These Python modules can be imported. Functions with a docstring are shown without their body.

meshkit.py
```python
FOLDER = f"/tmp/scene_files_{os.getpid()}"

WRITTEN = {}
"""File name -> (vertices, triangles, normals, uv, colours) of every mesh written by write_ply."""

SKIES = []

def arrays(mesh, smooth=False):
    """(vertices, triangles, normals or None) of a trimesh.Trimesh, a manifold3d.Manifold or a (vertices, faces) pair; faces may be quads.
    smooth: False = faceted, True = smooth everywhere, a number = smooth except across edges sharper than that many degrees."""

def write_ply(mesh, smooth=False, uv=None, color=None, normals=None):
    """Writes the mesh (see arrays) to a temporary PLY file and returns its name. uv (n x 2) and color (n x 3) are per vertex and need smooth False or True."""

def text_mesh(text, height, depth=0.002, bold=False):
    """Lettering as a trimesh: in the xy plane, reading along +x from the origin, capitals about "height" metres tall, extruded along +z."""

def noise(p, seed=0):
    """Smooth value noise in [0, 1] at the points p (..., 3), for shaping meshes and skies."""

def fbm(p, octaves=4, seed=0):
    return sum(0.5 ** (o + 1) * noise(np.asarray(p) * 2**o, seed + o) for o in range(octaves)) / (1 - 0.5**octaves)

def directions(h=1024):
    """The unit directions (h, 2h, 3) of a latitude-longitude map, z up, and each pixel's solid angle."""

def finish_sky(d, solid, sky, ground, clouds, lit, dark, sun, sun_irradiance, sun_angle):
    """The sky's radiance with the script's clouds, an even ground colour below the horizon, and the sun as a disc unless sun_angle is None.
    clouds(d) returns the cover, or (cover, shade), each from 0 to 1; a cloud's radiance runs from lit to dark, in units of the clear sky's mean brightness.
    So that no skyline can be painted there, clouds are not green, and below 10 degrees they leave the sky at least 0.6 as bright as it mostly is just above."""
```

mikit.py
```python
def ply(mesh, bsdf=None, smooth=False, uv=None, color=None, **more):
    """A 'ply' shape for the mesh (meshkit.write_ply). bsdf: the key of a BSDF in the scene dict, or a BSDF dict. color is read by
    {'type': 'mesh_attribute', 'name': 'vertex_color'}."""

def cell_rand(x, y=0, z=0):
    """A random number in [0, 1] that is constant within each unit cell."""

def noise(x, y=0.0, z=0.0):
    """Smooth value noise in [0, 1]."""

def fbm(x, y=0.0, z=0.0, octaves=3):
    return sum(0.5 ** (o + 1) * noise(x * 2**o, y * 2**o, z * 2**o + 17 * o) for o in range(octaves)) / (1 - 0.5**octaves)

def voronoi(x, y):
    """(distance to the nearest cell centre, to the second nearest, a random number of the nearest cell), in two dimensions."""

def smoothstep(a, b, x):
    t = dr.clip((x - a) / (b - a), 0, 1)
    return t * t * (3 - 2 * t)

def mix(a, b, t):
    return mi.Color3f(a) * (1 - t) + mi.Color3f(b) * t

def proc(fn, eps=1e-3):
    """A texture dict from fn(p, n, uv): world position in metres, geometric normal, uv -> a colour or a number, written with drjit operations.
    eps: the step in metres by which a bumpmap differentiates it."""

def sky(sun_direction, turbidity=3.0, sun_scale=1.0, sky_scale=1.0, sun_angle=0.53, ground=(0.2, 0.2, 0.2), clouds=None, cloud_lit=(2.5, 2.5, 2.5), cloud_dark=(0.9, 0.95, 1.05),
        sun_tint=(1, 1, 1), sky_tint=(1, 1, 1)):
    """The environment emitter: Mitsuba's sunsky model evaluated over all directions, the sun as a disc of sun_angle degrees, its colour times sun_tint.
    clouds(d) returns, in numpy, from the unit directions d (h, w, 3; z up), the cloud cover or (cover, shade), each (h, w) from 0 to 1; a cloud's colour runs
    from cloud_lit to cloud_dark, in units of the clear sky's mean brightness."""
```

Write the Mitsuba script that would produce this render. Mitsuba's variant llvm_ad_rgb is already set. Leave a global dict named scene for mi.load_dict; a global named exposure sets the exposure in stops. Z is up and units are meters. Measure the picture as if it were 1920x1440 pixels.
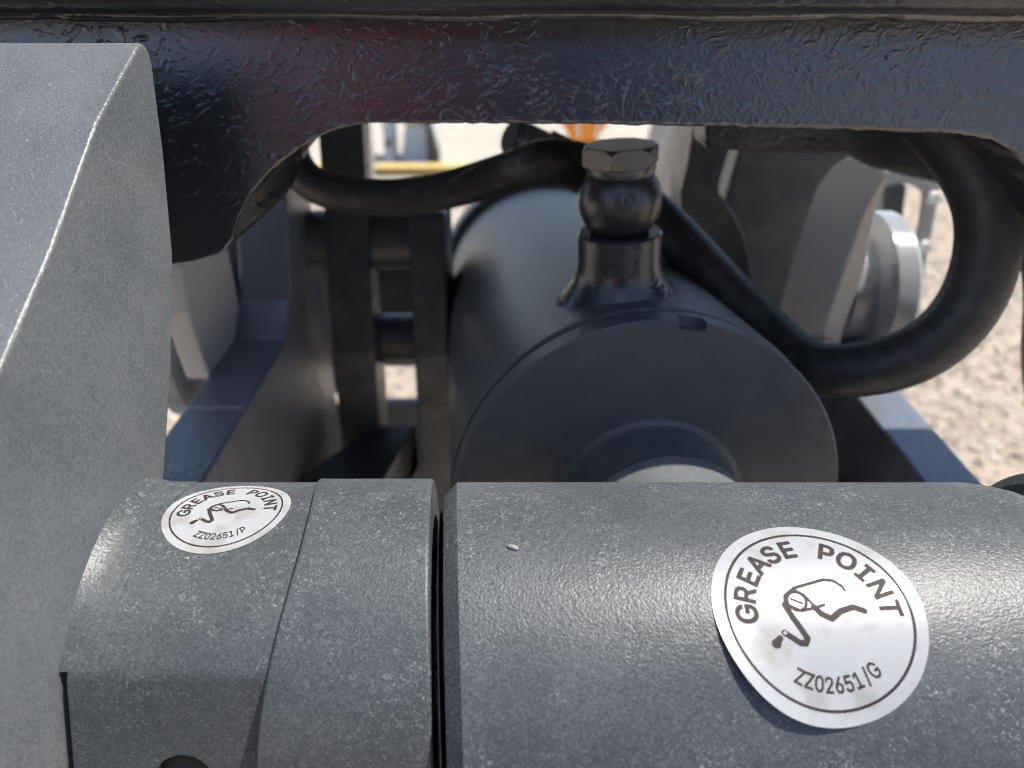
import math
import numpy as np, trimesh, mitsuba as mi, drjit as dr, mikit, meshkit
import manifold3d as m3
import mapbox_earcut as earcut
from shapely.geometry import Polygon, LineString, Point
from shapely import affinity, union_all
from mikit import noise, fbm, voronoi, smoothstep, mix, proc

T = mi.ScalarTransform4f
scene, labels = {}, {}

# ------------------------------------------------------------------ camera, sky, exposure
PITCH, FPX, CAMZ = math.radians(28.0), 1400.0, 1.05
CP, SP = math.cos(PITCH), math.sin(PITCH)
scene['camera'] = {
    'type': 'thinlens', 'fov': math.degrees(2 * math.atan(960 / FPX)), 'fov_axis': 'x',
    'to_world': T().look_at(origin=[0, 0, CAMZ], target=[0, CP, CAMZ - SP], up=[0, 0, 1]),
    'aperture_radius': 0.0014, 'focus_distance': 0.235, 'near_clip': 0.01, 'far_clip': 400.0}
SUN = np.array([0.42, 0.08, 0.905])


def cloud_cover(d):
    n = meshkit.fbm(d * np.array([3.0, 3.0, 6.0]) + 4.2, 4, 5)
    return np.clip((n - 0.52) * 4.0, 0, 1) * 0.75


scene['sky'] = mikit.sky(SUN.tolist(), turbidity=3, ground=(0.36, 0.31, 0.25), clouds=cloud_cover, sun_tint=(0.91, 1.0, 1.15))
exposure = 2.3


# ------------------------------------------------------------------ measuring helpers (sight lines of the survey picture)
def ray(px, py):
    v = (py - 720) / FPX
    return np.array([(px - 960) / FPX, CP - v * SP, -(SP + v * CP)])


O = np.array([0, 0, CAMZ])
def at(px, py, Y): r = ray(px, py); return O + r * (Y / r[1])
def atx(px, py, X): r = ray(px, py); return O + r * (X / r[0])
def atz(px, py, Z): r = ray(px, py); return O + r * ((Z - CAMZ) / r[2])


# ------------------------------------------------------------------ mesh helpers
def rounded(pts, r, seg=5):
    p = Polygon(pts)
    p = p.buffer(-r).buffer(2 * r, quad_segs=seg).buffer(-r, quad_segs=seg)
    return np.array(p.exterior.coords)[:-1]


def densify(p, step):
    out = []
    for a, b in zip(p, np.roll(p, -1, 0)):
        k = max(1, int(math.ceil(np.linalg.norm(b - a) / step)))
        out += [a + (b - a) * i / k for i in range(k)]
    return np.array(out)


def plate(pts, t0, t1, bevel=0.0015, axis='x', shift=None, step=None, cut=None):
    """A polygon with rounded rims between t0 and t1 along the axis; shift(t) moves the section."""
    p = np.asarray(pts, float)
    if step: p = densify(p, step)
    if Polygon(p).area and np.sum(p[:, 0] * np.roll(p[:, 1], -1) - np.roll(p[:, 0], -1) * p[:, 1]) < 0: p = p[::-1]
    e = np.roll(p, -1, 0) - p
    n = np.stack([e[:, 1], -e[:, 0]], 1) / (np.linalg.norm(e, axis=1, keepdims=True) + 1e-12)
    m = n + np.roll(n, 1, 0)
    m /= np.maximum(np.sum(m * n, 1, keepdims=True), 0.45)
    rings, b = [], bevel
    for a in (0, 30, 60, 90): rings.append((b * (1 - math.sin(math.radians(a))), t0 + b * (1 - math.cos(math.radians(a)))))
    for a in (90, 60, 30, 0): rings.append((b * (1 - math.sin(math.radians(a))), t1 - b * (1 - math.cos(math.radians(a)))))
    k, V = len(p), []
    for ins, t in rings:
        q = p - m * ins
        if shift is not None: q = q + shift(t)
        V.append({'x': np.stack([np.full(k, t), q[:, 0], q[:, 1]], 1), 'y': np.stack([q[:, 0], np.full(k, t), q[:, 1]], 1),
                  'z': np.stack([q[:, 0], q[:, 1], np.full(k, t)], 1)}[axis])
    F = []
    i = np.arange(k); j = (i + 1) % k
    for r in range(len(rings) - 1):
        a, c = r * k, (r + 1) * k
        F += [np.stack([a + i, a + j, c + j], 1), np.stack([a + i, c + j, c + i], 1)]
    cap = earcut.triangulate_float64((p - m * b).astype(np.float64), np.array([k], np.uint32)).reshape(-1, 3).astype(int)
    F += [cap[:, ::-1], cap + (len(rings) - 1) * k]
    me = trimesh.Trimesh(np.vstack(V), np.vstack(F), process=False)
    if me.volume < 0: me.invert()
    return me


def rect(a0, a1, b0, b1): return np.array([[a0, b0], [a1, b0], [a1, b1], [a0, b1]], float)
def box(x, y, z, b=0.0015): return plate(rect(*x, *y), z[0], z[1], b, 'z')


def frame(d):
    d = np.asarray(d, float) / np.linalg.norm(d)
    a = np.cross(d, [0, 0, 1.0] if abs(d[2]) < 0.9 else [1.0, 0, 0]); a /= np.linalg.norm(a)
    return d, a, np.cross(d, a)


def lathe(profile, origin, direction, seg=96):
    """profile: (radius, distance along the direction)."""
    pr = np.asarray(profile, float)
    d, a, b = frame(direction)
    th = np.arange(seg) * 2 * np.pi / seg
    ring = np.cos(th)[:, None] * a + np.sin(th)[:, None] * b
    V = np.asarray(origin) + pr[:, None, 1:2] * d + pr[:, None, 0:1] * ring[None]
    i = np.arange(seg); j = (i + 1) % seg
    F = []
    for r in range(len(pr) - 1):
        F += [np.stack([r * seg + i, r * seg + j, (r + 1) * seg + j], 1), np.stack([r * seg + i, (r + 1) * seg + j, (r + 1) * seg + i], 1)]
    me = trimesh.Trimesh(V.reshape(-1, 3), np.vstack(F), process=False)
    me.merge_vertices(); me.update_faces(me.nondegenerate_faces())
    if me.volume < 0: me.invert()
    return me


def spline(pts, n):
    from scipy.interpolate import CubicSpline
    p = np.asarray(pts, float)
    t = np.r_[0, np.cumsum(np.linalg.norm(np.diff(p, axis=0), axis=1) ** 0.7)]
    return CubicSpline(t, p)(np.linspace(0, t[-1], n))


def tube(pts, rad, sides=28):
    p = np.asarray(pts, float); k = len(p)
    r = np.broadcast_to(rad, (k,))
    t = np.gradient(p, axis=0); t /= np.linalg.norm(t, axis=1, keepdims=True)
    a = np.zeros_like(p); a[0] = frame(t[0])[1]
    for i in range(1, k):
        a[i] = a[i - 1] - t[i] * np.dot(a[i - 1], t[i]); a[i] /= np.linalg.norm(a[i])
    b = np.cross(t, a)
    th = np.arange(sides) * 2 * np.pi / sides
    V = p[:, None] + r[:, None, None] * (np.cos(th)[None, :, None] * a[:, None] + np.sin(th)[None, :, None] * b[:, None])
    V = np.vstack([V.reshape(-1, 3), p[:1], p[-1:]])
    i = np.arange(sides); j = (i + 1) % sides
    F = []
    for q in range(k - 1):
        F += [np.stack([q * sides + i, q * sides + j, (q + 1) * sides + j], 1), np.stack([q * sides + i, (q + 1) * sides + j, (q + 1) * sides + i], 1)]
    F += [np.stack([i * 0 + k * sides, j, i], 1), np.stack([i * 0 + k * sides + 1, (k - 1) * sides + i, (k - 1) * sides + j], 1)]
    me = trimesh.Trimesh(V, np.vstack(F), process=False)
    if me.volume < 0: me.invert()
    return me


def xform(me, M): me = me.copy(); me.apply_transform(M); return me
cat = trimesh.util.concatenate


def numbered(key):
    if key not in used: used.add(key); return key
    i = 1
    while f'{key}_{i:03d}' in used: i += 1
    used.add(f'{key}_{i:03d}'); return f'{key}_{i:03d}'
used = set()


def thing(name, label, category, group=None, kind=None):
    key = numbered(name)
    labels[key] = {'label': label, 'category': category}
    if group: labels[key]['group'] = group
    if kind: labels[key]['kind'] = kind
    return key


def part(parent, name, mesh, bsdf, smooth=35, label=None):
    key = numbered(f'{parent}__{name}')
    scene[key] = mikit.ply(mesh, bsdf, smooth=smooth)
    if label: labels[key] = {'label': label}
    return key


def single(name, mesh, bsdf, label, category, smooth=35, kind=None):
    key = thing(name, label, category, kind=kind)
    scene[key] = mikit.ply(mesh, bsdf, smooth=smooth)
    return key


def structure(name, mesh, bsdf, smooth=False):
    used.add(name); labels[name] = {'kind': 'structure'}
    scene[name] = mikit.ply(mesh, bsdf, smooth=smooth)


# ------------------------------------------------------------------ sizes shared by materials and shapes
TR = 0.067
EXC, EZC = 0.2123 - 0.5807 * TR, 0.8986 - 0.8141 * TR         # pivot axis (y, z) and tube radius

# ------------------------------------------------------------------ materials
def bump(inner, fn, scale, eps=2e-4):
    return {'type': 'bumpmap', 'arbitrary': proc(fn, eps), 'scale': scale, 'bsdf': inner}


def principled(color, rough, spec=0.5, metallic=0.0, **more):
    c = color if isinstance(color, dict) else {'type': 'rgb', 'value': list(color)}
    d = {'type': 'principled', 'base_color': c, 'roughness': rough, 'metallic': metallic, **more}
    if metallic == 0: d['specular'] = spec
    return d


def dust(a, b, base, pale):
    """Dried rain spots, grit and film on the textured paint."""
    film = fbm(a * 60, b * 60, 3.0, 3)
    patch = smoothstep(0.30, 0.68, fbm(a * 38 + 11, b * 38, 6.0, 3))
    grain = noise(a * 3300, b * 3300) + 0.6 * noise(a * 1700, b * 1700, 2.0) - 0.8
    speck = smoothstep(0.74, 0.92, noise(a * 2100 + 7, b * 2100)) * smoothstep(0.35, 0.75, fbm(a * 170, b * 170, 9.0, 2))
    d1, d2, w = voronoi(a * 430, b * 430)
    spot = smoothstep(0.11, 0.02, dr.abs(d1 - 0.33)) * smoothstep(0.86, 0.90, w) * noise(a * 900, b * 900, 4.0)
    dot = smoothstep(0.20, 0.08, d1) * smoothstep(0.88, 0.92, cell_w(w))
    t = 0.13 * film + 0.22 * grain + patch * (0.42 * speck + 0.40 * spot + 0.34 * dot) + 0.12 * speck
    return mix(base, pale, dr.clip(t, 0, 1))


def cell_w(w): return dr.abs(dr.sin(w * 917.3))


BASE, PALE = (0.048, 0.057, 0.065), (0.31, 0.323, 0.335)
def round_uv(p): return p.x, dr.atan2(p.z - EZC, p.y - EXC) * TR
def dusty_round(p, n, uv): return dust(*round_uv(p), BASE, PALE)
def dusty_round_h(p, n, uv):
    a, b = round_uv(p)
    return noise(a * 2300, b * 2300) + 0.5 * noise((a + b) * 2100, (b - a) * 2100, 5.0)
def dusty_side(p, n, uv):
    g = noise(p.y * 1700, p.z * 1700, p.x * 1700)
    s = smoothstep(0.80, 0.95, noise(p.y * 1300 + 3, p.z * 1300, p.x * 1300)) * 0.7
    f = fbm(p.y * 45, p.z * 45, p.x * 45, 3)
    return mix((0.060, 0.069, 0.076), (0.32, 0.335, 0.35), dr.clip(0.13 + 0.20 * (g - 0.5) + 0.22 * f + 0.5 * s, 0, 1))
def dusty_side_h(p, n, uv): return noise(p.x * 1200, p.y * 1200, p.z * 1200) + 0.5 * noise(p.x * 2500, p.y * 2500, p.z * 2500)


scene['dusty_paint'] = bump(principled(proc(dusty_round), 0.43, 0.48), dusty_round_h, 0.00008)
scene['dusty_ear_paint'] = bump(principled(proc(dusty_side), 0.36, 0.6), dusty_side_h, 0.00012)


def gloss_h(p, n, uv):
    x, z = p.x, p.z + 0.3 * p.y
    wx = x + 0.004 * (noise(x * 160, z * 160, 2.0) - 0.5)
    wz = z + 0.004 * (noise(x * 160, z * 160, 8.0) - 0.5)
    a = wx * 0.8 + wz * 0.6
    b = wz * 0.8 - wx * 0.6
    crumbs = dr.maximum(0, noise(a * 300, b * 700, 1.0) - 0.71) * 2.6 + dr.maximum(0, noise(wx * 480, wz * 760, 6.0) - 0.73) * 2.4
    crumbs = crumbs * (0.35 + 0.65 * smoothstep(0.25, 0.55, noise(x * 42 + 5, z * 60, 15.0)))
    dense = smoothstep(0.0, 0.13, x + 0.07 * (noise(x * 22, z * 30, 3.0) - 0.5)) * 0.8 + 0.2
    fine = dr.maximum(0, noise(a * 620, b * 980, 3.0) - 0.35) * 0.55 + noise(wx * 900, wz * 1150, 9.0) * 0.28
    return 0.9 * crumbs + dense * fine + 0.2 * fbm(x * 45, z * 45, 4.0, 2)


scene['gloss_paint'] = bump({'type': 'roughplastic', 'diffuse_reflectance': {'type': 'rgb', 'value': [0.022, 0.025, 0.032]}, 'int_ior': 2.1, 'alpha': 0.10}, gloss_h, 0.00026)


def satin_color(p, n, uv):
    f = fbm(p.x * 90, p.y * 90, p.z * 90, 3)
    s = smoothstep(0.86, 0.95, noise(p.x * 900, p.y * 900, p.z * 900))
    return mix((0.052, 0.058, 0.065), (0.112, 0.113, 0.113), dr.clip(0.5 * f - 0.1 + 0.5 * s, 0, 1))
def satin_h(p, n, uv):
    rough = smoothstep(0.56, 0.72, fbm(p.x * 38, p.y * 38, p.z * 38, 2)) * noise(p.x * 480, p.y * 480, p.z * 480)
    return 2.2 * rough + fbm(p.x * 420, p.y * 420, p.z * 420, 2) + 0.35 * noise(p.x * 1500, p.y * 1500, p.z * 1500)


scene['satin_paint'] = bump(principled(proc(satin_color), 0.40, 0.6), satin_h, 0.00010)
scene['thick_paint'] = bump(principled((0.022, 0.024, 0.029), 0.24, 0.8), satin_h, 0.00022)


def frame_color(p, n, uv):
    f = fbm(p.x * 55, p.y * 55, p.z * 55, 3)
    return mix((0.042, 0.047, 0.056), (0.070, 0.072, 0.076), smoothstep(0.35, 0.8, f))
scene['arm_paint'] = bump(principled((0.125, 0.14, 0.175), 0.26, 0.9), satin_h, 0.0004)
scene['lug_paint'] = bump(principled((0.60, 0.575, 0.545), 0.35, 0.5), satin_h, 0.0003)
scene['frame_paint'] = bump(principled(proc(frame_color), 0.3, 0.5), satin_h, 0.0004)


def rubber_color(p, n, uv):
    return mix((0.032, 0.032, 0.033), (0.06, 0.057, 0.054), smoothstep(0.5, 0.85, fbm(p.x * 130, p.y * 130, p.z * 130, 3)))
scene['rubber'] = principled(proc(rubber_color), 0.42, 0.4)
scene['black_steel'] = principled((0.022, 0.023, 0.026), 0.30, 0.8)
scene['hex_steel'] = principled((0.040, 0.041, 0.043), 0.27, 1.0)
scene['grey_paint'] = principled((0.26, 0.275, 0.295), 0.18, 0.6)
scene['bare_chip'] = principled((0.27, 0.265, 0.25), 0.5, 0.5)
def sticker_color(p, n, uv):
    g = fbm(p.x * 160, p.y * 160, p.z * 160, 3)
    s = smoothstep(0.84, 0.95, noise(p.x * 1100, p.y * 1100, p.z * 1100))
    return mix((0.35, 0.362, 0.38), (0.275, 0.275, 0.27), dr.clip(0.9 * smoothstep(0.5, 0.8, g) + 0.5 * s, 0, 1))
scene['sticker_white'] = principled(proc(sticker_color), 0.27, 0.45)
scene['sticker_ink'] = principled((0.040, 0.033, 0.033), 0.5, 0.12)


def ground_color(p, n, uv):
    g = fbm(p.x * 28, p.y * 28, 1.0, 4)
    h = fbm(p.x * 1.6, p.y * 1.6, 5.0, 3)
    return mix((0.28, 0.233, 0.185), (0.48, 0.415, 0.34), dr.clip(g * 1.1 - 0.1 + 0.5 * (h - 0.5), 0, 1))
def ground_h(p, n, uv): return fbm(p.x * 55, p.y * 55, 2.0, 3)
scene['ground_sand'] = bump(principled(proc(ground_color), 0.95, 0.1), ground_h, 0.006, 2e-3)
for k, c in enumerate([(0.46, 0.395, 0.32), (0.36, 0.30, 0.235), (0.53, 0.48, 0.415), (0.24, 0.205, 0.175)]):
    scene[f'stone_mat_{k}'] = principled(c, 0.85, 0.2)


def concrete_color(p, n, uv):
    g = fbm(p.x * 9, p.y * 9, p.z * 9, 4)
    return mix((0.30, 0.272, 0.233), (0.40, 0.37, 0.325), g)
scene['concrete'] = principled(proc(concrete_color), 0.9, 0.2)
scene['yellow_paint'] = principled((0.52, 0.39, 0.14), 0.5, 0.4)
scene['pale_blue_paint'] = principled((0.42, 0.50, 0.62), 0.35, 0.5)
scene['white_paint'] = principled((0.72, 0.70, 0.66), 0.4, 0.5)
scene['orange_paint'] = principled((0.90, 0.30, 0.03), 0.5, 0.4)
scene['dark_paint'] = principled((0.05, 0.055, 0.06), 0.4, 0.5)

# ------------------------------------------------------------------ the setting
structure('ground', trimesh.Trimesh([[-150, -150, 0], [150, -150, 0], [150, 150, 0], [-150, 150, 0]], [[0, 1, 2], [0, 2, 3]], process=False), 'ground_sand')
PAD0 = 4.6
structure('pavement', plate(rect(-14, 14, PAD0, 30), -0.04, 0.012, 0.004, 'z'), 'concrete')

rng = np.random.default_rng(7)
gravel = thing('gravel', 'pale sandy gravel spread over the yard ground', 'gravel', kind='stuff')
ico = trimesh.creation.icosahedron()
for k in range(4):
    n = 9000
    Y = 0.7 + (PAD0 - 0.75) * rng.random(n) ** 1.1
    X = (rng.random(n) * 2 - 1) * (0.75 * Y + 0.9)
    s = 0.004 + 0.010 * rng.random(n) ** 2.4
    V = np.repeat(ico.vertices[None], n, 0) * (1 + 0.32 * (rng.random((n, 12, 1)) - 0.5)) * np.array([1, 1, 0.6]) * (0.75 + 0.5 * rng.random((n, 1, 3))) * s[:, None, None]
    a = rng.random(n) * 6.28
    c, si = np.cos(a)[:, None], np.sin(a)[:, None]
    V = np.stack([V[..., 0] * c - V[..., 1] * si + X[:, None], V[..., 0] * si + V[..., 1] * c + Y[:, None], V[..., 2] + (0.25 * s)[:, None]], -1)
    F = (ico.faces[None] + (np.arange(n) * 12)[:, None, None]).reshape(-1, 3)
    scene[f'{gravel}__{k + 1:03d}'] = mikit.ply((V.reshape(-1, 3), F), f'stone_mat_{k}')

# ------------------------------------------------------------------ pivot tube in front
def skew(me, beyond=-9.0, by=0.075):
    me = me.copy(); m = me.vertices[:, 0] > beyond; me.vertices[m, 0] += (0.2123 - me.vertices[m, 1]) * by
    return me


def ring_profile(prof, x0, seg=160):
    return lathe([(r, h) for r, h in prof], [x0, EXC, EZC], [1, 0, 0], seg)


pv = thing('pivot_tube', 'grey dusty pivot tube lying across the foreground, carrying the large round sticker', 'steel tube')
part(pv, 'tube', skew(ring_profile([(0.036, 0), (TR - 0.0045, 0), (TR, 0.0042), (TR, 0.177), (TR - 0.0012, 0.185), (TR - 0.005, 0.192), (TR - 0.012, 0.197), (0.036, 0.198)], -0.0232)), 'dusty_paint', 25)
part(pv, 'shaft', ring_profile([(0.0, -0.02), (0.035, -0.02), (0.035, 0.245), (0.0, 0.245)], -0.03), 'thick_paint')
rb = thing('end_collar', 'black round collar just past the rounded far end of the pivot tube', 'collar')
part(rb, 'ring', ring_profile([(0.037, 0), (0.0665, 0), (0.0705, 0.004), (0.0705, 0.03), (0.0665, 0.034), (0.037, 0.034)], 0.178), 'satin_paint', label='black painted collar ring')

# ------------------------------------------------------------------ pivot bracket at the left: ear plate, collar, flange
br = thing('pivot_bracket', 'tall grey dusty bracket ear with a short collar, carrying the small round sticker', 'bracket')
EX = -0.1195
ear = [atx(*q, EX)[1:] for q in [(268, 70), (182, 228), (95, 470), (0, 690)]]
ear += [np.array(q) for q in [(0.10, 0.936), (0.062, 0.90), (0.05, 0.82), (0.10, 0.70), (0.26, 0.70), (0.262, 0.84)]]
ear += [atx(*q, EX)[1:] for q in [(300, 1000), (309, 890), (322, 690), (325, 480), (308, 290), (285, 110)]]
ear_p = rounded(ear, 0.0045)
part(br, 'ear_plate', plate(ear_p, -0.36, EX, 0.0012, 'x', step=0.004), 'dusty_ear_paint')
rim = [atx(*q, EX) for q in [(262, 82), (225, 145), (182, 232), (140, 345), (95, 470), (50, 580), (0, 692), (-60, 815)]]
rp = spline(rim, 150); k_ = np.arange(150)
rp += (meshkit.noise(np.stack([k_ * 0.35, k_ * 0, k_ * 0], 1), 3)[:, None] - 0.5) * np.array([0, 0.0006, 0.0008])
part(br, 'edge_burr', tube(rp, (0.2 + 0.8 * (k_ > 45)) * (0.00003 + 0.00028 * np.clip(meshkit.noise(np.stack([k_ * 0.28, k_ * 0, k_ * 0 + 9], 1), 5) - 0.3, 0, 1)), 8), 'bare_chip', label='bright worn burr along the ear edge')

CX0, CX1 = -0.1188, -0.057
CTH = np.radians(np.linspace(20, 133, 340))


def collar_arc():
    """Outer line of the collar, flattened on top: (y, z) by normal angle, through its skyline point."""
    deg = np.degrees(CTH)
    rho = 0.02 + (0.080 - 0.02) / (1 + np.exp(-(deg - 69) / 1.2)) + (0.0616 - 0.080) / (1 + np.exp(-(deg - 90) / 2.0))
    step = rho[:, None] * np.stack([-np.sin(CTH), np.cos(CTH)], 1)
    p = np.cumsum(step, 0) * (CTH[1] - CTH[0])
    return p - p[np.argmin(abs(deg - 54.5))] + np.array([0.2123, 0.8986])


CARC = collar_arc()


def collar_profile():
    arc = CARC[::6]
    end = CARC[-1]
    low = [end + np.array([-0.0006, -0.0014]), end + np.array([-0.0135, -0.036]), end + np.array([-0.016, -0.05]), np.array([0.19, 0.77]), np.array([0.23, 0.80])]
    return np.vstack([arc, low]), end


cprof, cend = collar_profile()
col = plate(cprof, CX0 + 0.0012, CX1, 0.0008, 'x')
# the welded root of the upper collar flares into the ear
sel = np.linspace(6, 335, 60).astype(int)
rows = []
for u in np.linspace(0, 1, 10):
    grow = 0.0002 + 0.0075 * (1 - u) ** 2.4 * np.clip((126 - np.degrees(CTH[sel])) / 50, 0.02, 1) * np.clip((np.degrees(CTH[sel]) - 62) / 20, 0.0, 1)
    rows.append(np.stack([np.full(60, EX - 0.0004 + u * 0.012), CARC[sel, 0] + grow * np.cos(CTH[sel]), CARC[sel, 1] + grow * np.sin(CTH[sel])], 1))
V = np.vstack(rows); i, j = np.meshgrid(np.arange(9), np.arange(59), indexing='ij'); a = (i * 60 + j).ravel()
fil = trimesh.Trimesh(V, np.vstack([np.stack([a, a + 61, a + 60], 1), np.stack([a, a + 1, a + 61], 1)]), process=False)
if np.mean(fil.face_normals[:, 2]) < 0: fil.invert()
hole_c = atx(340, 1476, -0.088)
f0, f1 = cend + np.array([-0.0006, -0.0014]), cend + np.array([-0.0135, -0.036])
fn = np.array([0, -(f0 - f1)[1], (f0 - f1)[0]]); fn /= np.linalg.norm(fn)
def to_man(me): me = me.copy(); me.merge_vertices(); return m3.Manifold(m3.Mesh(me.vertices.astype(np.float32), me.faces.astype(np.uint32)))
t_ = np.dot((np.array([f0[0], f0[1]]) - hole_c[1:]), fn[1:]); hole_c = hole_c + fn * t_
drill = lathe([(0, -0.02), (0.0082, -0.02), (0.0082, 0.01), (0, 0.01)], hole_c, fn, 40)
cut = to_man(col) - to_man(drill)
part(br, 'collar', cut if cut.num_tri() > 0 else col, 'dusty_paint', 30)
part(br, 'weld_root', fil, 'dusty_paint', 60)
part(br, 'grease_plug', lathe([(0, -0.0195), (0.0078, -0.0195), (0.0078, -0.004), (0.006, -0.003), (0, -0.0026)], hole_c, fn, 40), 'rubber', label='black plug in the round hole of the collar')
fth = np.radians(np.linspace(15, 175, 90))
FR = 0.057
fprof = np.array([0.2123 - 0.5807 * FR, 0.8986 - 0.8141 * FR]) + (FR + 0.0012) * np.stack([np.cos(fth), np.sin(fth)], 1)
fprof = np.vstack([fprof, [[fprof[-1, 0] - 0.001, 0.80], [fprof[-1, 0] + 0.01, 0.76], [EXC + 0.04, 0.76]]])
fl = plate(fprof, -0.0668, -0.0270, 0.0011, 'x')
m_ = fl.vertices[:, 0] < -0.05
fl.vertices[m_, 0] += 0.0062 * np.sin(np.pi * np.clip((0.2123 - fl.vertices[m_, 1]) / 0.088, 0, 1)) * (fl.vertices[m_, 2] > 0.84)
part(br, 'flange', skew(fl, -0.05), 'dusty_paint', 30)
part(br, 'shim', skew(lathe([(0.03, 0), (TR - 0.0095, 0), (TR - 0.0095, 0.0004), (0.03, 0.0004)], [-0.0252, EXC, EZC], [1, 0, 0], 120)), 'dusty_paint', label='thin shim in the gap beside the flange')

# ------------------------------------------------------------------ stickers
def fatten(me, by):
    tri = me.triangles[me.face_normals[:, 2] > 0.9][:, :, :2]
    g = union_all([Polygon(t) for t in tri]).buffer(by * 0.2).buffer(by * 0.8, join_style='mitre')
    return poly_mesh(g)


def letters(text, h, fat=0.005):
    out = []
    for ch in text:
        if ch == ' ': out.append(None); continue
        me = fatten(meshkit.text_mesh(ch, h, 0.00004, bold=True), fat)
        me.apply_translation([-(me.bounds[0, 0] + me.bounds[1, 0]) / 2, -h / 2, 0]); out.append(me)
    return out


def poly_mesh(g, d=0.00004):
    return cat([trimesh.creation.extrude_polygon(q, d, engine='earcut') for q in getattr(g, 'geoms', [g])])


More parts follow.
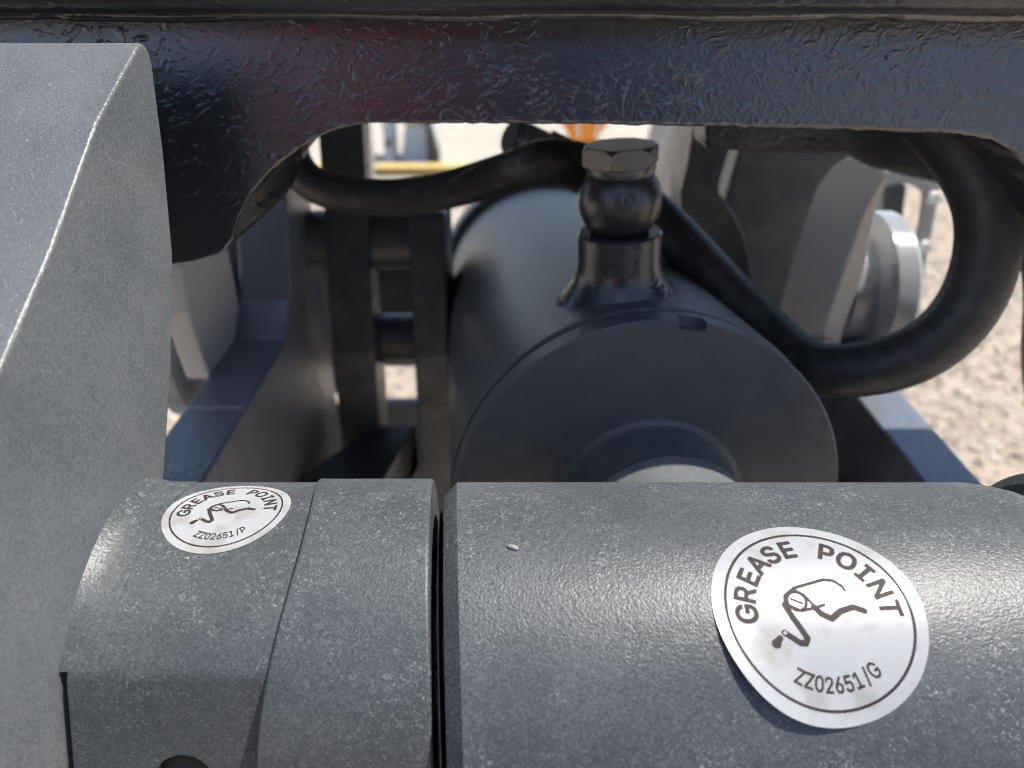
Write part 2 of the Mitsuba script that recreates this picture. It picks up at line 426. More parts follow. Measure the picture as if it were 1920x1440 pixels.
def sticker(name, label, x0, py, radius, tilt, line, theta, code, peel, bsdf='sticker_white'):
    """Round label lying on the surface whose section is the line (y, z) with normal angles theta; py: image row of its centre."""
    along = np.r_[0, np.cumsum(np.linalg.norm(np.diff(line, axis=0), axis=1))]
    r = ray(960, py); off = (line[:, 0] * r[2] - (line[:, 1] - CAMZ) * r[1])
    k0 = np.argmin(np.abs(off) + 10 * ((np.cos(theta) * r[1] + np.sin(theta) * r[2]) > 0))
    xc = (x0 - 960) / FPX * line[k0, 0] / r[1]
    ct, st = math.cos(tilt), math.sin(tilt)

    def wrap(v, lift):
        u, w = v[:, 0] * radius, v[:, 1] * radius
        U, W = u * ct - w * st, u * st + w * ct
        q = np.maximum(0, -0.62 * U - 0.78 * W - 0.45 * radius)
        q2 = np.maximum(0, 0.05 * U + 1.0 * W - 0.86 * radius)
        q3 = np.maximum(0, 0.9 * U + 0.45 * W - 0.88 * radius)
        h = lift + v[:, 2] + peel * (q ** 2 * 11.0 + 3.0 * q2 ** 2 + 3.0 * q3 ** 2)
        q = along[k0] - W
        ip = lambda c: np.interp(q, along, c)
        th = ip(theta)
        return np.stack([xc + U, ip(line[:, 0]) + h * np.cos(th), ip(line[:, 1]) + h * np.sin(th)], 1)

    key = thing(name, label, 'sticker')
    rr = np.linspace(0, 1, 30); aa = np.arange(120) * 2 * np.pi / 120
    wob = 1 + 0.006 * np.sin(3 * aa + 1) + 0.004 * np.sin(5 * aa)
    top = np.vstack([np.stack([r * np.cos(aa) * wob, r * np.sin(aa) * wob, 0 * aa], 1) for r in rr[1:]] + [[[0, 0, 0]]])
    F = []
    i = np.arange(120); j = (i + 1) % 120
    for r in range(28):
        F += [np.stack([r * 120 + i, (r + 1) * 120 + i, (r + 1) * 120 + j], 1), np.stack([r * 120 + i, (r + 1) * 120 + j, r * 120 + j], 1)]
    F.append(np.stack([i * 0 + 29 * 120, i, j], 1))
    F = np.vstack(F); nv = len(top)
    e0 = 28 * 120
    side = np.vstack([np.stack([e0 + i, e0 + nv + i, e0 + nv + j], 1), np.stack([e0 + i, e0 + nv + j, e0 + j], 1)])
    me = trimesh.Trimesh(np.vstack([wrap(top, 0.00022), wrap(top, 0.00008)]), np.vstack([F, F[:, ::-1] + nv, side]), process=False)
    part(key, 'backing', me, bsdf, 40)

    def printed(part_name, meshes, lift=0.00026):
        out = []
        for g in meshes:
            v, f = trimesh.remesh.subdivide_to_size(g.vertices, g.faces, 0.09)
            out.append(trimesh.Trimesh(wrap(v * np.array([1, 1, 1.0]), lift), f, process=False))
        part(key, part_name, cat(out), 'sticker_ink', False)

    ring = Point(0, 0).buffer(0.885, quad_segs=40).difference(Point(0, 0).buffer(0.857, quad_segs=40))
    segs = []
    for q in range(24):
        w0, w1 = 2 * np.pi * q / 24, 2 * np.pi * (q + 1) / 24 + 1e-4
        segs.append(Polygon([(0, 0)] + [(1.2 * math.cos(x), 1.2 * math.sin(x)) for x in np.linspace(w0, w1, 4)]).intersection(ring))
    printed('printed_ring', [poly_mesh(s) for s in segs])
    ls = []
    for k, me in enumerate(letters('GREASE POINT', 0.195)):
        if me is None: continue
        a = math.radians(178 - 16.3 * k)
        M = trimesh.transformations.rotation_matrix(a - math.pi / 2, [0, 0, 1]); M[:3, 3] = [0.685 * math.cos(a), 0.685 * math.sin(a), 0]
        ls.append(xform(me, M))
    for k, me in enumerate(letters(code, 0.135, 0.001)):
        a = math.radians(-121 + 7.9 * k)
        M = trimesh.transformations.rotation_matrix(a + math.pi / 2, [0, 0, 1]); M[:3, 3] = [0.655 * math.cos(a), 0.655 * math.sin(a), 0]
        me = me.copy(); me.apply_scale([0.80, 1, 1]); ls.append(xform(me, M))
    printed('lettering', ls)
    S = lambda *q: LineString([((x - 805) / 640, -(y - 640) / 585) for x, y in q])
    g = [S((612, 600), (628, 540), (700, 497), (900, 458), (960, 468), (1000, 505), (1008, 530)).buffer(0.017),
         S((690, 575), (690, 575.1)).buffer(0.105).difference(S((690, 575), (690, 575.1)).buffer(0.075)),
         S((700, 510), (745, 540), (790, 612)).buffer(0.016), S((640, 600), (700, 630), (790, 620), (850, 606)).buffer(0.016),
         S((785, 615), (815, 655), (868, 685), (935, 648), (1020, 630), (1080, 655)).buffer(0.030),
         S((610, 590), (635, 660), (690, 780), (672, 806), (640, 800), (562, 742)).buffer(0.029).difference(S((566, 742), (566, 742.1)).buffer(0.017)),
         S((528, 770), (512, 780), (500, 795)).buffer(0.03).union(S((500, 795), (498, 796)).buffer(0.044)),
         S((660, 560), (720, 590)).buffer(0.012)]
    printed('grease_gun_symbol', [poly_mesh(q) for q in g])
    return key


def hit(px, py, ctr, cr):
    r = ray(px, py); a = r[1] ** 2 + r[2] ** 2; dy, dz = -ctr[0], CAMZ - ctr[1]
    b = 2 * (r[1] * dy + r[2] * dz); c = dy * dy + dz * dz - cr * cr
    return O + r * ((-b - math.sqrt(b * b - 4 * a * c)) / (2 * a))


TTH = np.radians(np.linspace(20, 200, 700))
TARC = np.array([EXC, EZC]) + TR * np.stack([np.cos(TTH), np.sin(TTH)], 1)
sticker('grease_sticker', 'large white round sticker with lifted lower edge, printed GREASE POINT and ending in G', 1535, 1146, 0.0278, math.radians(4), TARC, TTH, 'ZZ02651/G', 1.0)
sticker('grease_sticker', 'small white round sticker lying flat on the left collar, its code ending in P', 426, 959, 0.0190, math.radians(8), CARC, CTH, 'ZZ02651/P', 0.06)
hk = hit(962, 1028, (EXC, EZC), TR)
hn = np.array([0, hk[1] - EXC, hk[2] - EZC]); hn /= np.linalg.norm(hn)
husk = trimesh.creation.icosphere(2, 0.0012)
husk.vertices *= np.array([1.5, 0.7, 0.6]); husk.vertices += 0.0003 * (meshkit.noise(husk.vertices * 2500)[:, None] - 0.5)
husk.apply_transform(trimesh.transformations.rotation_matrix(-0.4, hn)); husk.apply_translation(hk + hn * 0.0004)
single('seed_husk', husk, 'bare_chip', 'tiny tan seed husk lying on the pivot tube', 'seed husk')

# ------------------------------------------------------------------ cross member above (arched front beam)
YB = 0.31
cm = thing('cross_beam', 'glossy dark navy arched steel beam spanning the top of the view', 'steel beam')
arch = [(690, 232), (655, 237), (622, 247), (585, 264), (545, 291), (508, 322), (478, 358), (458, 400), (447, 440), (430, 464)]
low = [(395, 474), (355, 482), (300, 486)]
right = [(1860, 262), (1895, 285), (1930, 325), (1955, 370), (1980, 430)]
pp = [at(x, y, YB)[[0, 2]] for x, y in low[::-1] + arch[::-1]]
pp += [at(x, y, YB)[[0, 2]] for x, y in [(900, 233), (1100, 234), (1250, 237), (1450, 241), (1650, 246), (1800, 251)] + right]
pp += [np.array(q) for q in [(0.30, 0.93), (0.42, 0.93), (0.42, 1.043), (-0.42, 1.043), (-0.42, 0.947)]]
pp = densify(np.array(pp), 0.003)
w = (meshkit.fbm(np.stack([pp[:, 0] * 260, pp[:, 1] * 260, pp[:, 0] * 0], 1), 3, 2) - 0.5) * 0.0012
pp = pp + np.stack([w * 0.5, w], 1)
beam = plate(pp, YB, YB + 0.10, 0.0016, 'y')
beam.vertices[:, 1] += (beam.vertices[:, 2] - 1.0) * 0.16
part(cm, 'arched_beam', beam, 'gloss_paint', 30)
rail = plate(rounded(rect(YB - 0.024, YB + 0.12, 1.0415, 1.10), 0.009, 8), -0.42, 0.42, 0.001, 'x')
part(cm, 'top_plate', rail, 'thick_paint', 30, label='black rounded plate edge above the beam face')
part(cm, 'deck_plate', box((-0.19, 0.22), (YB + 0.121, YB + 0.60), (1.04, 1.06), 0.002), 'frame_paint')
wp = spline([[x, YB + 0.005, 1.0408 + 0.0006 * math.sin(x * 60)] for x in np.linspace(-0.40, 0.40, 60)], 400)
k_ = np.arange(400)
part(cm, 'weld_bead', tube(wp, 0.0022 + 0.0012 * (meshkit.noise(np.stack([k_ * 0.3, k_ * 0, k_ * 0], 1), 6) - 0.5), 10), 'gloss_paint', 60)

# ------------------------------------------------------------------ hydraulic cylinder
hy = thing('hydraulic_cylinder', 'dark satin hydraulic cylinder with round end cap below the beam', 'hydraulic cylinder')
AX = np.array([math.sin(math.radians(-4.5)), 1.0, math.tan(math.radians(-5.8))]); AX /= np.linalg.norm(AX)
C0 = O + ray(1215, 950) * 0.372
RC = 0.0983
up = np.array([0, 0, 1.0]) - AX * AX[2]; up /= np.linalg.norm(up); sx = np.cross(AX, up)
M = np.eye(4); M[:3, 0], M[:3, 1], M[:3, 2] = sx, AX, up
ang = math.radians(9)
M2 = M.copy(); M2[:3, 3] = C0 + (RC - 0.001) * (up * math.cos(ang) + sx * math.sin(ang))
M2[:3, :3] = M2[:3, :3] @ trimesh.transformations.rotation_matrix(ang, [0, 1, 0])[:3, :3]
capm = lathe([(0, 0), (RC - 0.0022, 0), (RC - 0.0012, 0.0008), (RC - 0.0010, 0.0128), (RC - 0.0030, 0.0136), (RC - 0.003, 0.0156), (0, 0.0156)], C0, AX, 180)
slot = xform(plate(rounded(rect(-0.0065, 0.0065, -0.0045, 0.008), 0.0012), -0.003, 0.0085, 0.0008, 'y'), M2)
part(hy, 'end_cap', to_man(capm) - to_man(slot), 'satin_paint', 30)
part(hy, 'barrel', lathe([(0, 0.0157), (RC - 0.0022, 0.0157), (RC - 0.0004, 0.0163), (RC, 0.0175), (RC, 0.44), (RC + 0.006, 0.4405), (RC + 0.009, 0.4435), (RC + 0.009, 0.475), (RC + 0.004, 0.482), (0, 0.482)], C0, AX, 180), 'satin_paint', 30)
part(hy, 'hub', lathe([(0, -0.028), (0.0435, -0.028), (0.0438, -0.0045), (0.0452, -0.0012), (0.0492, 0.0005), (0, 0.0008)], C0, AX, 120), 'satin_paint', 40)
part(hy, 'rod_lug', lathe([(0, -0.062), (0.040, -0.061), (0.0435, -0.056), (0.0440, -0.050), (0.0440, -0.030), (0.043, -0.0282), (0, -0.0281)], C0, AX, 120), 'dusty_ear_paint', 40, label='dusty grey rounded lug in front of the end cap')
FY = 0.3615
B0, BT = at(1160, 545, FY), at(1164, 277, FY)
FA = (BT - B0) / np.linalg.norm(BT - B0)
def fh(py): return (at(1162, py, FY)[2] - B0[2]) / FA[2]           # height along the fitting
BR, HT, HB, HX = 0.0207, fh(432), fh(375), fh(270)
part(hy, 'port_boss', lathe([(0, -0.018), (BR + 0.018, -0.018), (BR + 0.0115, -0.005), (BR + 0.0075, 0.0005), (BR + 0.0040, 0.0050), (BR + 0.0018, 0.0085), (BR + 0.0006, 0.0120), (BR, 0.0155), (BR, HT - 0.001), (BR - 0.001, HT), (0, HT)], B0, FA, 64), 'thick_paint', 40, label='thickly painted weld boss carrying the banjo fitting')
lock = thing('banjo_fitting', 'black ball shaped banjo fitting with hex head bolt on the cylinder', 'hose fitting')
bc = B0 + FA * HB
th = np.radians(np.linspace(-54, 50, 26))
prof = [(0, HT - HB + 0.0002), (0.0145, HT - HB + 0.0002)] + [(0.0203 * math.cos(t), 0.0203 * math.sin(t)) for t in th] + [(0, 0.0203 * math.sin(th[-1]))]
part(lock, 'ball_eye', lathe(prof, bc, FA, 72), 'black_steel', 40)
dd = np.array([0.03, -0.97, 0.24]); dd /= np.linalg.norm(dd)
part(lock, 'dimple', lathe([(0.0, -0.0004), (0.0036, 0.0), (0.0036, 0.0010), (0.0028, 0.0010), (0.0014, 0.0002), (0, 0.0002)], bc + dd * 0.0197, dd, 32), 'black_steel')
z1, z2 = 0.0150, HX - HB
part(lock, 'washer', lathe([(0, z1 - 0.002), (0.0160, z1 - 0.002), (0.0166, z1), (0.0164, z1 + 0.0022), (0, z1 + 0.0022)], bc, FA, 64), 'hex_steel')
hexa = [(0.0186 * math.cos(math.radians(60 * q + 9)), 0.0186 * math.sin(math.radians(60 * q + 9))) for q in range(6)]
hx = to_man(plate(np.array(hexa), z1 + 0.002, z2, 0.0004, 'z')) ^ to_man(lathe([(0, z1 + 0.001), (0.0168, z1 + 0.001), (0.0190, z1 + 0.0035), (0.0190, z2 - 0.0028), (0.0164, z2 + 0.0001), (0, z2 + 0.0001)], [0, 0, 0], [0, 0, 1], 64))
mm = hx.to_mesh(); hxm = trimesh.Trimesh(mm.vert_properties[:, :3], mm.tri_verts)
Mf = np.eye(4); Mf[:3, 2] = FA; Mf[:3, 1] = np.cross(FA, [1, 0, 0]); Mf[:3, 1] /= np.linalg.norm(Mf[:3, 1]); Mf[:3, 0] = np.cross(Mf[:3, 1], FA); Mf[:3, 3] = bc
part(lock, 'hex_bolt', xform(hxm, Mf), 'hex_steel', 25)

# ------------------------------------------------------------------ hoses
hs = thing('hydraulic_hose', 'black hose curving from the left into the back of the ball fitting', 'hose')
p1 = [at(*q) for q in [(600, 185, .51), (560, 232, .49), (547, 285, .475), (583, 342, .46), (660, 366, .45), (760, 369, .44), (870, 348, .43), (965, 318, .42), (1040, 303, .405)]] + [bc + np.array([-0.012, 0.046, 0.006]), bc + np.array([-0.004, 0.018, 0.002])]
s1 = spline(p1, 200)
part(hs, 'rubber_tube', tube(s1[:150], 0.0108), 'rubber', 60)
k_ = np.arange(150, 192)
rr = np.where((k_ % 9) < 1, 0.0114, 0.0118); rr[-10:] = np.linspace(0.0121, 0.0095, 10)
part(hs, 'ferrule', tube(s1[149:191], rr), 'rubber', 40)
part(hs, 'stem', tube(s1[188:], 0.0088), 'black_steel', 60)
h2 = thing('hydraulic_hose', 'black hose making a big loop down and up on the right', 'hose')
p2 = [at(*q) for q in [(1018, 284, .50), (1090, 318, .495), (1150, 350, .485), (1228, 408, .465), (1349, 533, .432), (1462, 646, .395), (1530, 690, .37), (1620, 692, .355), (1720, 662, .345), (1805, 588, .342), (1850, 480, .346), (1850, 385, .352), (1812, 300, .362), (1740, 215, .38)]]
s2 = spline(p2, 240)
part(h2, 'rubber_tube', tube(s2, 0.0148, 32), 'rubber', 60)
e0, e1 = at(955, 255, .485), at(1035, 292, .498)
part(h2, 'ferrule', lathe([(0, 0), (0.0098, 0), (0.0108, 0.001), (0.0108, 0.003), (0.012, 0.0035), (0.012, 0.006), (0.0115, 0.0065), (0.012, 0.007), (0.012, 0.0095), (0.0115, 0.010), (0.0125, 0.0105), (0.0125, 0.03), (0, 0.03)], e0, e1 - e0, 48), 'hex_steel', 30, label='ribbed steel hose ferrule')
h3 = thing('hydraulic_hose', 'black hose hanging at the extreme right edge of the view', 'hose')
part(h3, 'rubber_tube', tube(spline([at(*q) for q in [(1900, 190, .37), (1938, 300, .36), (1962, 430, .36), (1972, 560, .365), (1965, 700, .38)]] + [np.array(q) for q in [(0.375, 0.37, 0.70), (0.355, 0.35, 0.58), (0.30, 0.35, 0.54), (0.272, 0.36, 0.60), (0.262, 0.37, 0.68)]], 80), 0.0126, 32), 'rubber', 60)

# ------------------------------------------------------------------ lifting arms left and right
def fat(pts, x0, x1, r=0.006, b=0.002): return plate(rounded(pts, r), x0, x1, b, 'x')


la = thing('lift_arm', 'dark steel side arm running under the beam on the left', 'steel arm')
part(la, 'arm_plate', fat([(0.30, 0.812), (0.505, 0.818), (0.532, 0.84), (0.575, 0.96), (0.585, 1.035), (0.628, 1.035), (0.622, 0.90), (0.625, 0.80), (0.62, 0.0), (0.55, 0.0), (0.54, 0.64), (0.44, 0.73), (0.30, 0.76)], -0.207, -0.168), 'arm_paint', 40)
part(la, 'web_plate', plate(rounded(rect(-0.275, -0.2085, 0.80, 1.03), 0.004), 0.588, 0.60, 0.002, 'y'), 'frame_paint', 40)
gp = [atx(*q, -0.2075)[1:] for q in [(343, 470), (343, 500), (353, 585), (395, 712), (449, 648), (456, 610), (452, 590), (430, 478), (425, 440), (350, 430)]]
part(la, 'side_gusset', plate(rounded(gp, 0.004), -0.224, -0.2072, 0.002, 'x'), 'lug_paint', 40, label='pale dusty gusset plate')
ra = thing('lift_arm', 'dark steel side arm with pale rounded lug on the right', 'steel arm')
part(ra, 'arm_plate', fat([(0.30, 0.797), (0.47, 0.803), (0.56, 0.806), (0.62, 0.79), (0.62, 0.0), (0.55, 0.0), (0.54, 0.62), (0.30, 0.68)], 0.237, 0.270), 'arm_paint', 40)
LX = 0.225
lp = [atx(*q, LX)[1:] for q in [(1668, 312), (1620, 396), (1590, 480), (1560, 570), (1538, 640), (1548, 700)]] + [np.array((0.57, 0.795))]
lp += [atx(*q, LX)[1:] for q in [(1455, 600), (1478, 515), (1500, 440), (1530, 352), (1560, 312), (1592, 293), (1630, 296)]]
lug = plate(rounded(lp, 0.006), LX, LX + 0.015, 0.002, 'x', step=0.006)
lug.vertices[:, 0] = LX + (lug.vertices[:, 0] - LX) * np.clip((0.966 - lug.vertices[:, 2]) / 0.085, 0.2, 1)
part(ra, 'rounded_lug', lug, 'lug_paint', 40, label='pale dusty lug with a rounded top')
foot = trimesh.creation.icosphere(3, 1.0); foot.vertices *= [0.022, 0.030, 0.020]; foot.apply_translation([LX - 0.004, 0.490, 0.806])
part(ra, 'weld_foot', foot, 'grey_paint', True, label='shiny rounded foot of the lug')


def pin_set(x, y, z, sgn):
    pn = thing('pivot_pin', f'light grey flanged pivot pin on the outer side of the {"right" if sgn > 0 else "left"} arm', 'pivot pin')
    part(pn, 'pin', lathe([(0, 0.004), (0.037, 0.004), (0.037, 0.045), (0, 0.045)], [x, y, z], [sgn, 0, 0], 72), 'grey_paint')
    part(pn, 'flange', lathe([(0.03, 0.020), (0.052, 0.020), (0.0560, 0.023), (0.0560, 0.037), (0.0535, 0.040), (0, 0.040)], [x, y, z], [sgn, 0, 0], 96), 'grey_paint')
    return pn


pc = at(1655, 545, 0.50)
pin_set(LX + 0.012, 0.525, 0.852, 1)
pin_set(-0.222, 0.535, 0.80, -1)

# inner links, cross pins and the low cross slab
def lean_link(name, label, x0, x1, pts, r=0.008):
    return single(name, plate(rounded(pts, r), x0, x1, 0.002, 'x'), 'frame_paint', label, 'link plate')


lean_link('link_plate', 'black link plate standing left of the cross pins', -0.150, -0.115, [(0.552, 0.60), (0.562, 0.78), (0.592, 0.90), (0.615, 1.036), (0.65, 1.036), (0.615, 0.88), (0.595, 0.60)])
lean_link('link_plate', 'black link plate between the cross pins and the cylinder', -0.081, -0.0525, [(0.54, 0.60), (0.556, 0.78), (0.575, 0.87), (0.58, 0.893), (0.64, 0.893), (0.65, 0.60)])
lk = [at(x, y, 0.60)[[0, 2]] for x, y in [(1302, 225), (1290, 300), (1277, 360), (1281, 440), (1310, 640), (1440, 640), (1395, 440), (1374, 400), (1358, 374), (1347, 358), (1354, 325), (1372, 269), (1376, 225)]]
single('link_plate', plate(rounded(lk, 0.005), 0.60, 0.65, 0.001, 'y'), 'frame_paint', 'black narrow link hanging right of the ball fitting', 'link plate')
dk = [at(x, y, 0.655)[[0, 2]] for x, y in [(1390, 225), (1386, 269), (1371, 325), (1358, 370), (1360, 420), (1372, 520), (1390, 640), (1420, 780), (1480, 780), (1500, 640), (1560, 480), (1620, 225)]]
single('link_plate', plate(rounded(dk, 0.006), 0.652, 0.69, 0.003, 'y'), 'frame_paint', 'broad black plate behind the right hose, beside the pale lug', 'link plate')
tc = [at(x, y, 0.445)[[0, 2]] for x, y in [(1300, 215), (1302, 262), (1400, 266), (1560, 272), (1592, 293), (1668, 313), (1765, 333), (1850, 345), (1850, 215)]]
single('cross_bracket', plate(rounded(tc, 0.002), 0.415, 0.447, 0.002, 'y'), 'frame_paint', 'black bracket hanging behind the beam, over the pale rounded lug', 'bracket')


bp = [at(x, y, 0.70)[[0, 2]] for x, y in [(470, 400), (560, 408), (588, 412), (645, 405), (645, 735), (617, 742), (603, 800), (600, 900), (470, 900)]]
single('back_plate', plate(rounded(bp, 0.003), 0.70, 0.715, 0.002, 'y'), 'frame_paint', 'dark plate closing the gap behind the left arm', 'steel plate')
bp = [at(x, y, 0.74)[[0, 2]] for x, y in [(600, 498), (800, 498), (800, 592), (800, 688), (600, 688)]]
bp2 = [at(x, y, 0.74)[[0, 2]] for x, y in [(630, 757), (860, 757), (860, 960), (630, 960)]]
single('back_plate', plate(rounded(bp, 0.003), 0.74, 0.755, 0.002, 'y'), 'frame_paint', 'dark plate seen between the two cross pins', 'steel plate')
single('back_plate', plate(rounded(bp2, 0.003), 0.74, 0.755, 0.002, 'y'), 'frame_paint', 'dark plate seen above the low cross slab, under the bright gap', 'steel plate')


def cross_pin(label, z, r, xa, xb, y=0.612):
    return single('cross_pin', lathe([(0, 0), (r - 0.003, 0), (r, 0.003), (r, xb - xa - 0.002), (r - 0.002, xb - xa), (0, xb - xa)], [xa, y, z], [1, 0, 0], 64), 'satin_paint', label, 'pin')


cross_pin('upper black cross pin joining the two link plates left of the cylinder', 0.862, 0.0245, -0.172, -0.078)
cross_pin('lower black cross pin joining the two link plates left of the cylinder', 0.771, 0.0225, -0.117, -0.078)
slab = plate(np.array([atz(*q, 0.705)[:2] for q in [(700, 797), (780, 797), (700, 925), (520, 925)]]), 0.66, 0.705, 0.002, 'z')
single('cross_slab', slab, 'frame_paint', 'low dark steel slab crossing behind the pivot bracket', 'steel slab')
single('base_ledge', box((0.10, 0.233), (0.33, 0.60), (0.70, 0.742), 0.003), 'frame_paint', 'grey ledge at the foot of the right arm beside the cylinder', 'steel ledge')

# grey equipment bracket behind the right pin
gb = thing('equipment_bracket', 'grey bolted frame bracket standing beyond the right pivot pin', 'bracket')
gp = np.array([at(x, y, 0.80)[[0, 2]] for x, y in [(1640, 300), (1768, 332), (1735, 500), (1722, 620), (1640, 620)]])
op = np.array([at(x, y, 0.80)[[0, 2]] for x, y in [(1655, 350), (1690, 342), (1715, 348), (1733, 366), (1726, 420), (1716, 480), (1655, 480)]])
G = to_man(plate(gp, 0.80, 0.806, 0.001, 'y')) - to_man(plate(rounded(op, 0.006), 0.78, 0.83, 0.001, 'y'))
part(gb, 'frame', G, 'grey_paint', 25)
part(gb, 'dark_panel', plate(op + np.array([0.0, 0.0]), 0.84, 0.845, 0.001, 'y'), 'dark_paint')
for q in [(1750, 371), (1733, 463)]:
    part(gb, 'bolt', lathe([(0, -0.005), (0.006, -0.005), (0.007, 0), (0.007, 0.002), (0, 0.002)], at(*q, 0.797), [0, 1, 0], 24), 'white_paint')

# ------------------------------------------------------------------ out-of-focus yard behind
yb = thing('yellow_beam', 'long yellow steel beam lying on the ground in the blurred yard', 'steel beam')
part(yb, 'web', box((-2.2, 0.3), (4.74, 4.80), (0.012, 0.05), 0.004), 'yellow_paint')
part(yb, 'top_flange', box((-2.2, 0.3), (4.70, 4.84), (0.051, 0.066), 0.003), 'yellow_paint')
single('white_post', box((-0.93, -0.845), (4.62, 4.70), (0.0, 0.9), 0.006), 'white_paint', 'white upright post beside the far yellow beam', 'post')
mc = thing('yard_machine', 'pale blue blurred machine with a yellow band beyond the beam', 'machine')
part(mc, 'body', plate(np.array([(-0.74, 0.012), (-0.50, 0.012), (-0.55, 0.27), (-0.69, 0.27)]), 5.05, 5.4, 0.01, 'y'), 'pale_blue_paint')
part(mc, 'yellow_band', box((-0.715, -0.535), (5.02, 5.42), (0.272, 0.335), 0.01), 'yellow_paint')
part(mc, 'hood', box((-0.73, -0.52), (5.02, 5.42), (0.338, 0.70), 0.02), 'white_paint')
part(mc, 'side_leg', plate(np.array([(-0.55, 0.012), (-0.46, 0.012), (-0.52, 0.32), (-0.545, 0.32)]), 4.95, 5.03, 0.006, 'y'), 'dark_paint')
part(mc, 'mast', box((-0.83, -0.755), (5.0, 5.1), (0.012, 0.8), 0.008), 'pale_blue_paint')
for z in (0.16, 0.33):
    part(mc, 'knob', lathe([(0, -0.01), (0.022, -0.01), (0.022, 0.01), (0, 0.01)], [-0.80, 4.99, z], [0, 1, 0], 20), 'dark_paint')
ob = thing('orange_hopper', 'orange tapered hopper with pale stripes in the far yard', 'hopper')
hp = lambda x: x
part(ob, 'hopper', plate(np.array([(0.44, 0.045), (0.60, 0.045), (0.86, 0.42), (0.22, 0.42)]), 5.65, 6.05, 0.01, 'y'), 'orange_paint')
for x in (0.475, 0.60):
    part(ob, 'stripe', plate(np.array([(x, 0.08), (x + 0.022, 0.08), (x + 0.022 + (x - 0.53) * 0.6, 0.40), (x + (x - 0.53) * 0.6, 0.40)]), 5.643, 5.649, 0.001, 'y'), 'white_paint')
part(ob, 'foot', box((0.49, 0.58), (5.70, 6.0), (0.012, 0.072), 0.004), 'dark_paint')
single('concrete_block', plate(np.array([(0.70, 0.0), (1.10, 0.0), (1.10, 0.62), (0.80, 0.62)]), 3.75, 4.3, 0.012, 'y'), 'concrete', 'pale concrete block standing behind the ball fitting', 'concrete block')


# ------------------------------------------------------------------ the photographer, seen only as a reflection in the beam
def chain(bones, size=0.02, rounds=6):
    """bones: ((point, radius), (point, radius)) hulls joined into one smooth body."""
    parts = []
    for (p, r), (q, t) in bones:
        a, b = m3.Manifold.sphere(r, 16).translate(tuple(map(float, p))), m3.Manifold.sphere(t, 16).translate(tuple(map(float, q)))
        parts.append(m3.Manifold.batch_hull([a, b]))
    m = m3.Manifold.batch_boolean(parts, m3.OpType.Add).refine_to_length(size).to_mesh()
    me = trimesh.Trimesh(m.vert_properties[:, :3], m.tri_verts)
    trimesh.smoothing.filter_taubin(me, iterations=rounds)
    return me


PX, PY = -0.36, -1.10
P_ = lambda x, y, z: np.array([PX + x, PY + y, z])
hand = {s_: P_(s_ * 0.078, 0.36, 1.10) for s_ in (-1, 1)}
elbow = {-1: P_(-0.26, 0.10, 1.08), 1: P_(0.26, 0.10, 1.08)}
shoulder = {s_: P_(s_ * 0.18, 0.0, 1.40) for s_ in (-1, 1)}
head = P_(0.03, 0.05, 1.60)
ph = thing('photographer', 'standing person in a red shirt holding a phone up towards the cylinder', 'person')
skin = [((P_(0, 0, 1.42), 0.055), (P_(0.02, 0.03, 1.53), 0.055)), ((head, 0.082), (head + [0, 0.01, 0.055], 0.088)), ((head + [0, 0.045, -0.045], 0.045), (head, 0.075)),
        ((head + [0, 0.088, 0.01], 0.014), (head + [0, 0.095, -0.012], 0.017)), ((head + [-0.086, 0, 0.01], 0.018), (head + [-0.086, -0.005, 0.03], 0.02)), ((head + [0.086, 0, 0.01], 0.018), (head + [0.086, -0.005, 0.03], 0.02)),
        ((head + [-0.02, 0.082, -0.042], 0.009), (head + [0.02, 0.082, -0.042], 0.009))]
for s_ in (-1, 1):
    w_ = hand[s_] + np.array([s_ * 0.03, -0.085, -0.02])
    skin += [((P_(0, 0, 1.42), 0.05), (shoulder[s_], 0.05)), ((shoulder[s_], 0.05), (elbow[s_], 0.044)), ((elbow[s_], 0.044), (w_, 0.028)), ((w_, 0.028), (hand[s_] + [s_ * 0.016, -0.03, -0.008], 0.026))]
    for f in range(4):
        k0 = hand[s_] + np.array([s_ * 0.018, -0.02 + 0.004, 0.024 - 0.016 * f])
        k1 = hand[s_] + np.array([s_ * 0.016, 0.006, 0.026 - 0.017 * f])
        k2 = hand[s_] + np.array([-s_ * (0.006 + 0.003 * (f % 2)), 0.009 - 0.012, 0.026 - 0.017 * f])
        skin += [((k0, 0.0095), (k1, 0.0085)), ((k1, 0.0085), (k2, 0.0075))]
    skin += [((hand[s_] + [s_ * 0.012, -0.035, 0.012], 0.012), (hand[s_] + [-s_ * 0.022, -0.014, 0.012], 0.0095))]
scene['skin'] = principled((0.42, 0.26, 0.19), 0.5, 0.4)
scene['red_cloth'] = principled((0.50, 0.03, 0.026), 0.85, 0.2)
scene['navy_cloth'] = principled((0.018, 0.022, 0.04), 0.9, 0.2)
part(ph, 'body', chain(skin, 0.006, 4), 'skin', 60)
part(ph, 'shirt', chain([((P_(-0.10, 0, 0.98), 0.125), (P_(-0.12, 0, 1.30), 0.125)), ((P_(0.10, 0, 0.98), 0.125), (P_(0.12, 0, 1.30), 0.125)), ((P_(-0.1, 0.01, 1.15), 0.135), (P_(0.1, 0.01, 1.15), 0.135)),
                         ((P_(-0.13, 0, 1.36), 0.085), (P_(0.13, 0, 1.36), 0.085))]), 'red_cloth', 60)
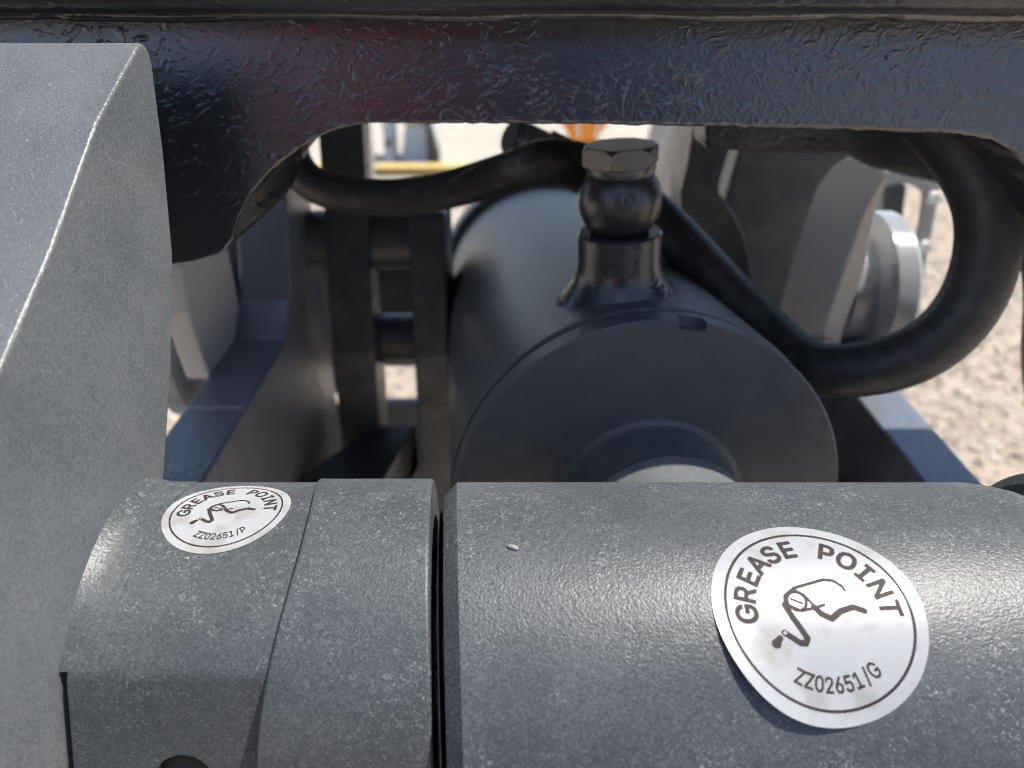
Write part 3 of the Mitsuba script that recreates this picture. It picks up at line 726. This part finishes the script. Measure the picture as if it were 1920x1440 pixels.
for s_ in (-1, 1):
    part(ph, 'sleeve', chain([((shoulder[s_], 0.078), (elbow[s_], 0.056)), ((elbow[s_], 0.056), (elbow[s_] * 0.6 + hand[s_] * 0.4, 0.050))]), 'navy_cloth', 60)
    part(ph, 'trouser_leg', chain([((P_(s_ * 0.09, 0, 0.92), 0.105), (P_(s_ * 0.10, 0.03, 0.50), 0.075)), ((P_(s_ * 0.10, 0.03, 0.50), 0.075), (P_(s_ * 0.11, -0.03, 0.09), 0.055))]), 'navy_cloth', 60)
    part(ph, 'shoe', chain([((P_(s_ * 0.11, -0.05, 0.05), 0.045), (P_(s_ * 0.13, 0.13, 0.038), 0.036))]), 'dark_paint', 60)
part(ph, 'hair', chain([((head + [0, -0.02, 0.05], 0.094), (head + [0, 0.0, 0.075], 0.086)), ((head + [0, -0.035, 0.0], 0.075), (head + [0, -0.02, 0.06], 0.09))]), 'dark_paint', 60)
single('phone', box((PX - 0.075, PX + 0.075), (PY + 0.365, PY + 0.373), (1.067, 1.141), 0.0025), 'dark_paint', 'black phone held up by the photographer', 'phone')

bx_ = thing('container', 'white steel container standing far behind the photographer', 'container')
part(bx_, 'wall_panel', plate(np.array([(x, -6.0 + (0.03 if (k // 2) % 2 else -0.03)) for k, x in enumerate(np.repeat(np.arange(1.7, 13.1, 0.14), 2)[1:-1])] + [(13.0, -8.4), (1.7, -8.4)]), 0.15, 2.7, 0.002, 'z'), 'white_paint')
part(bx_, 'base_rail', box((1.65, 13.1), (-8.45, -5.94), (0.0, 0.149), 0.004), 'dark_paint')
bx_ = thing('container', 'dark navy steel container standing behind the photographer', 'container')
part(bx_, 'wall_panel', plate(np.array([(x, -4.0 + (0.03 if (k // 2) % 2 else -0.03)) for k, x in enumerate(np.repeat(np.arange(-0.45, 1.02, 0.14), 2)[1:-1])] + [(0.95, -5.6), (-0.45, -5.6)]), 0.15, 2.7, 0.002, 'z'), 'navy_cloth')
part(bx_, 'base_rail', box((-0.5, 1.0), (-5.65, -3.94), (0.0, 0.149), 0.004), 'dark_paint')
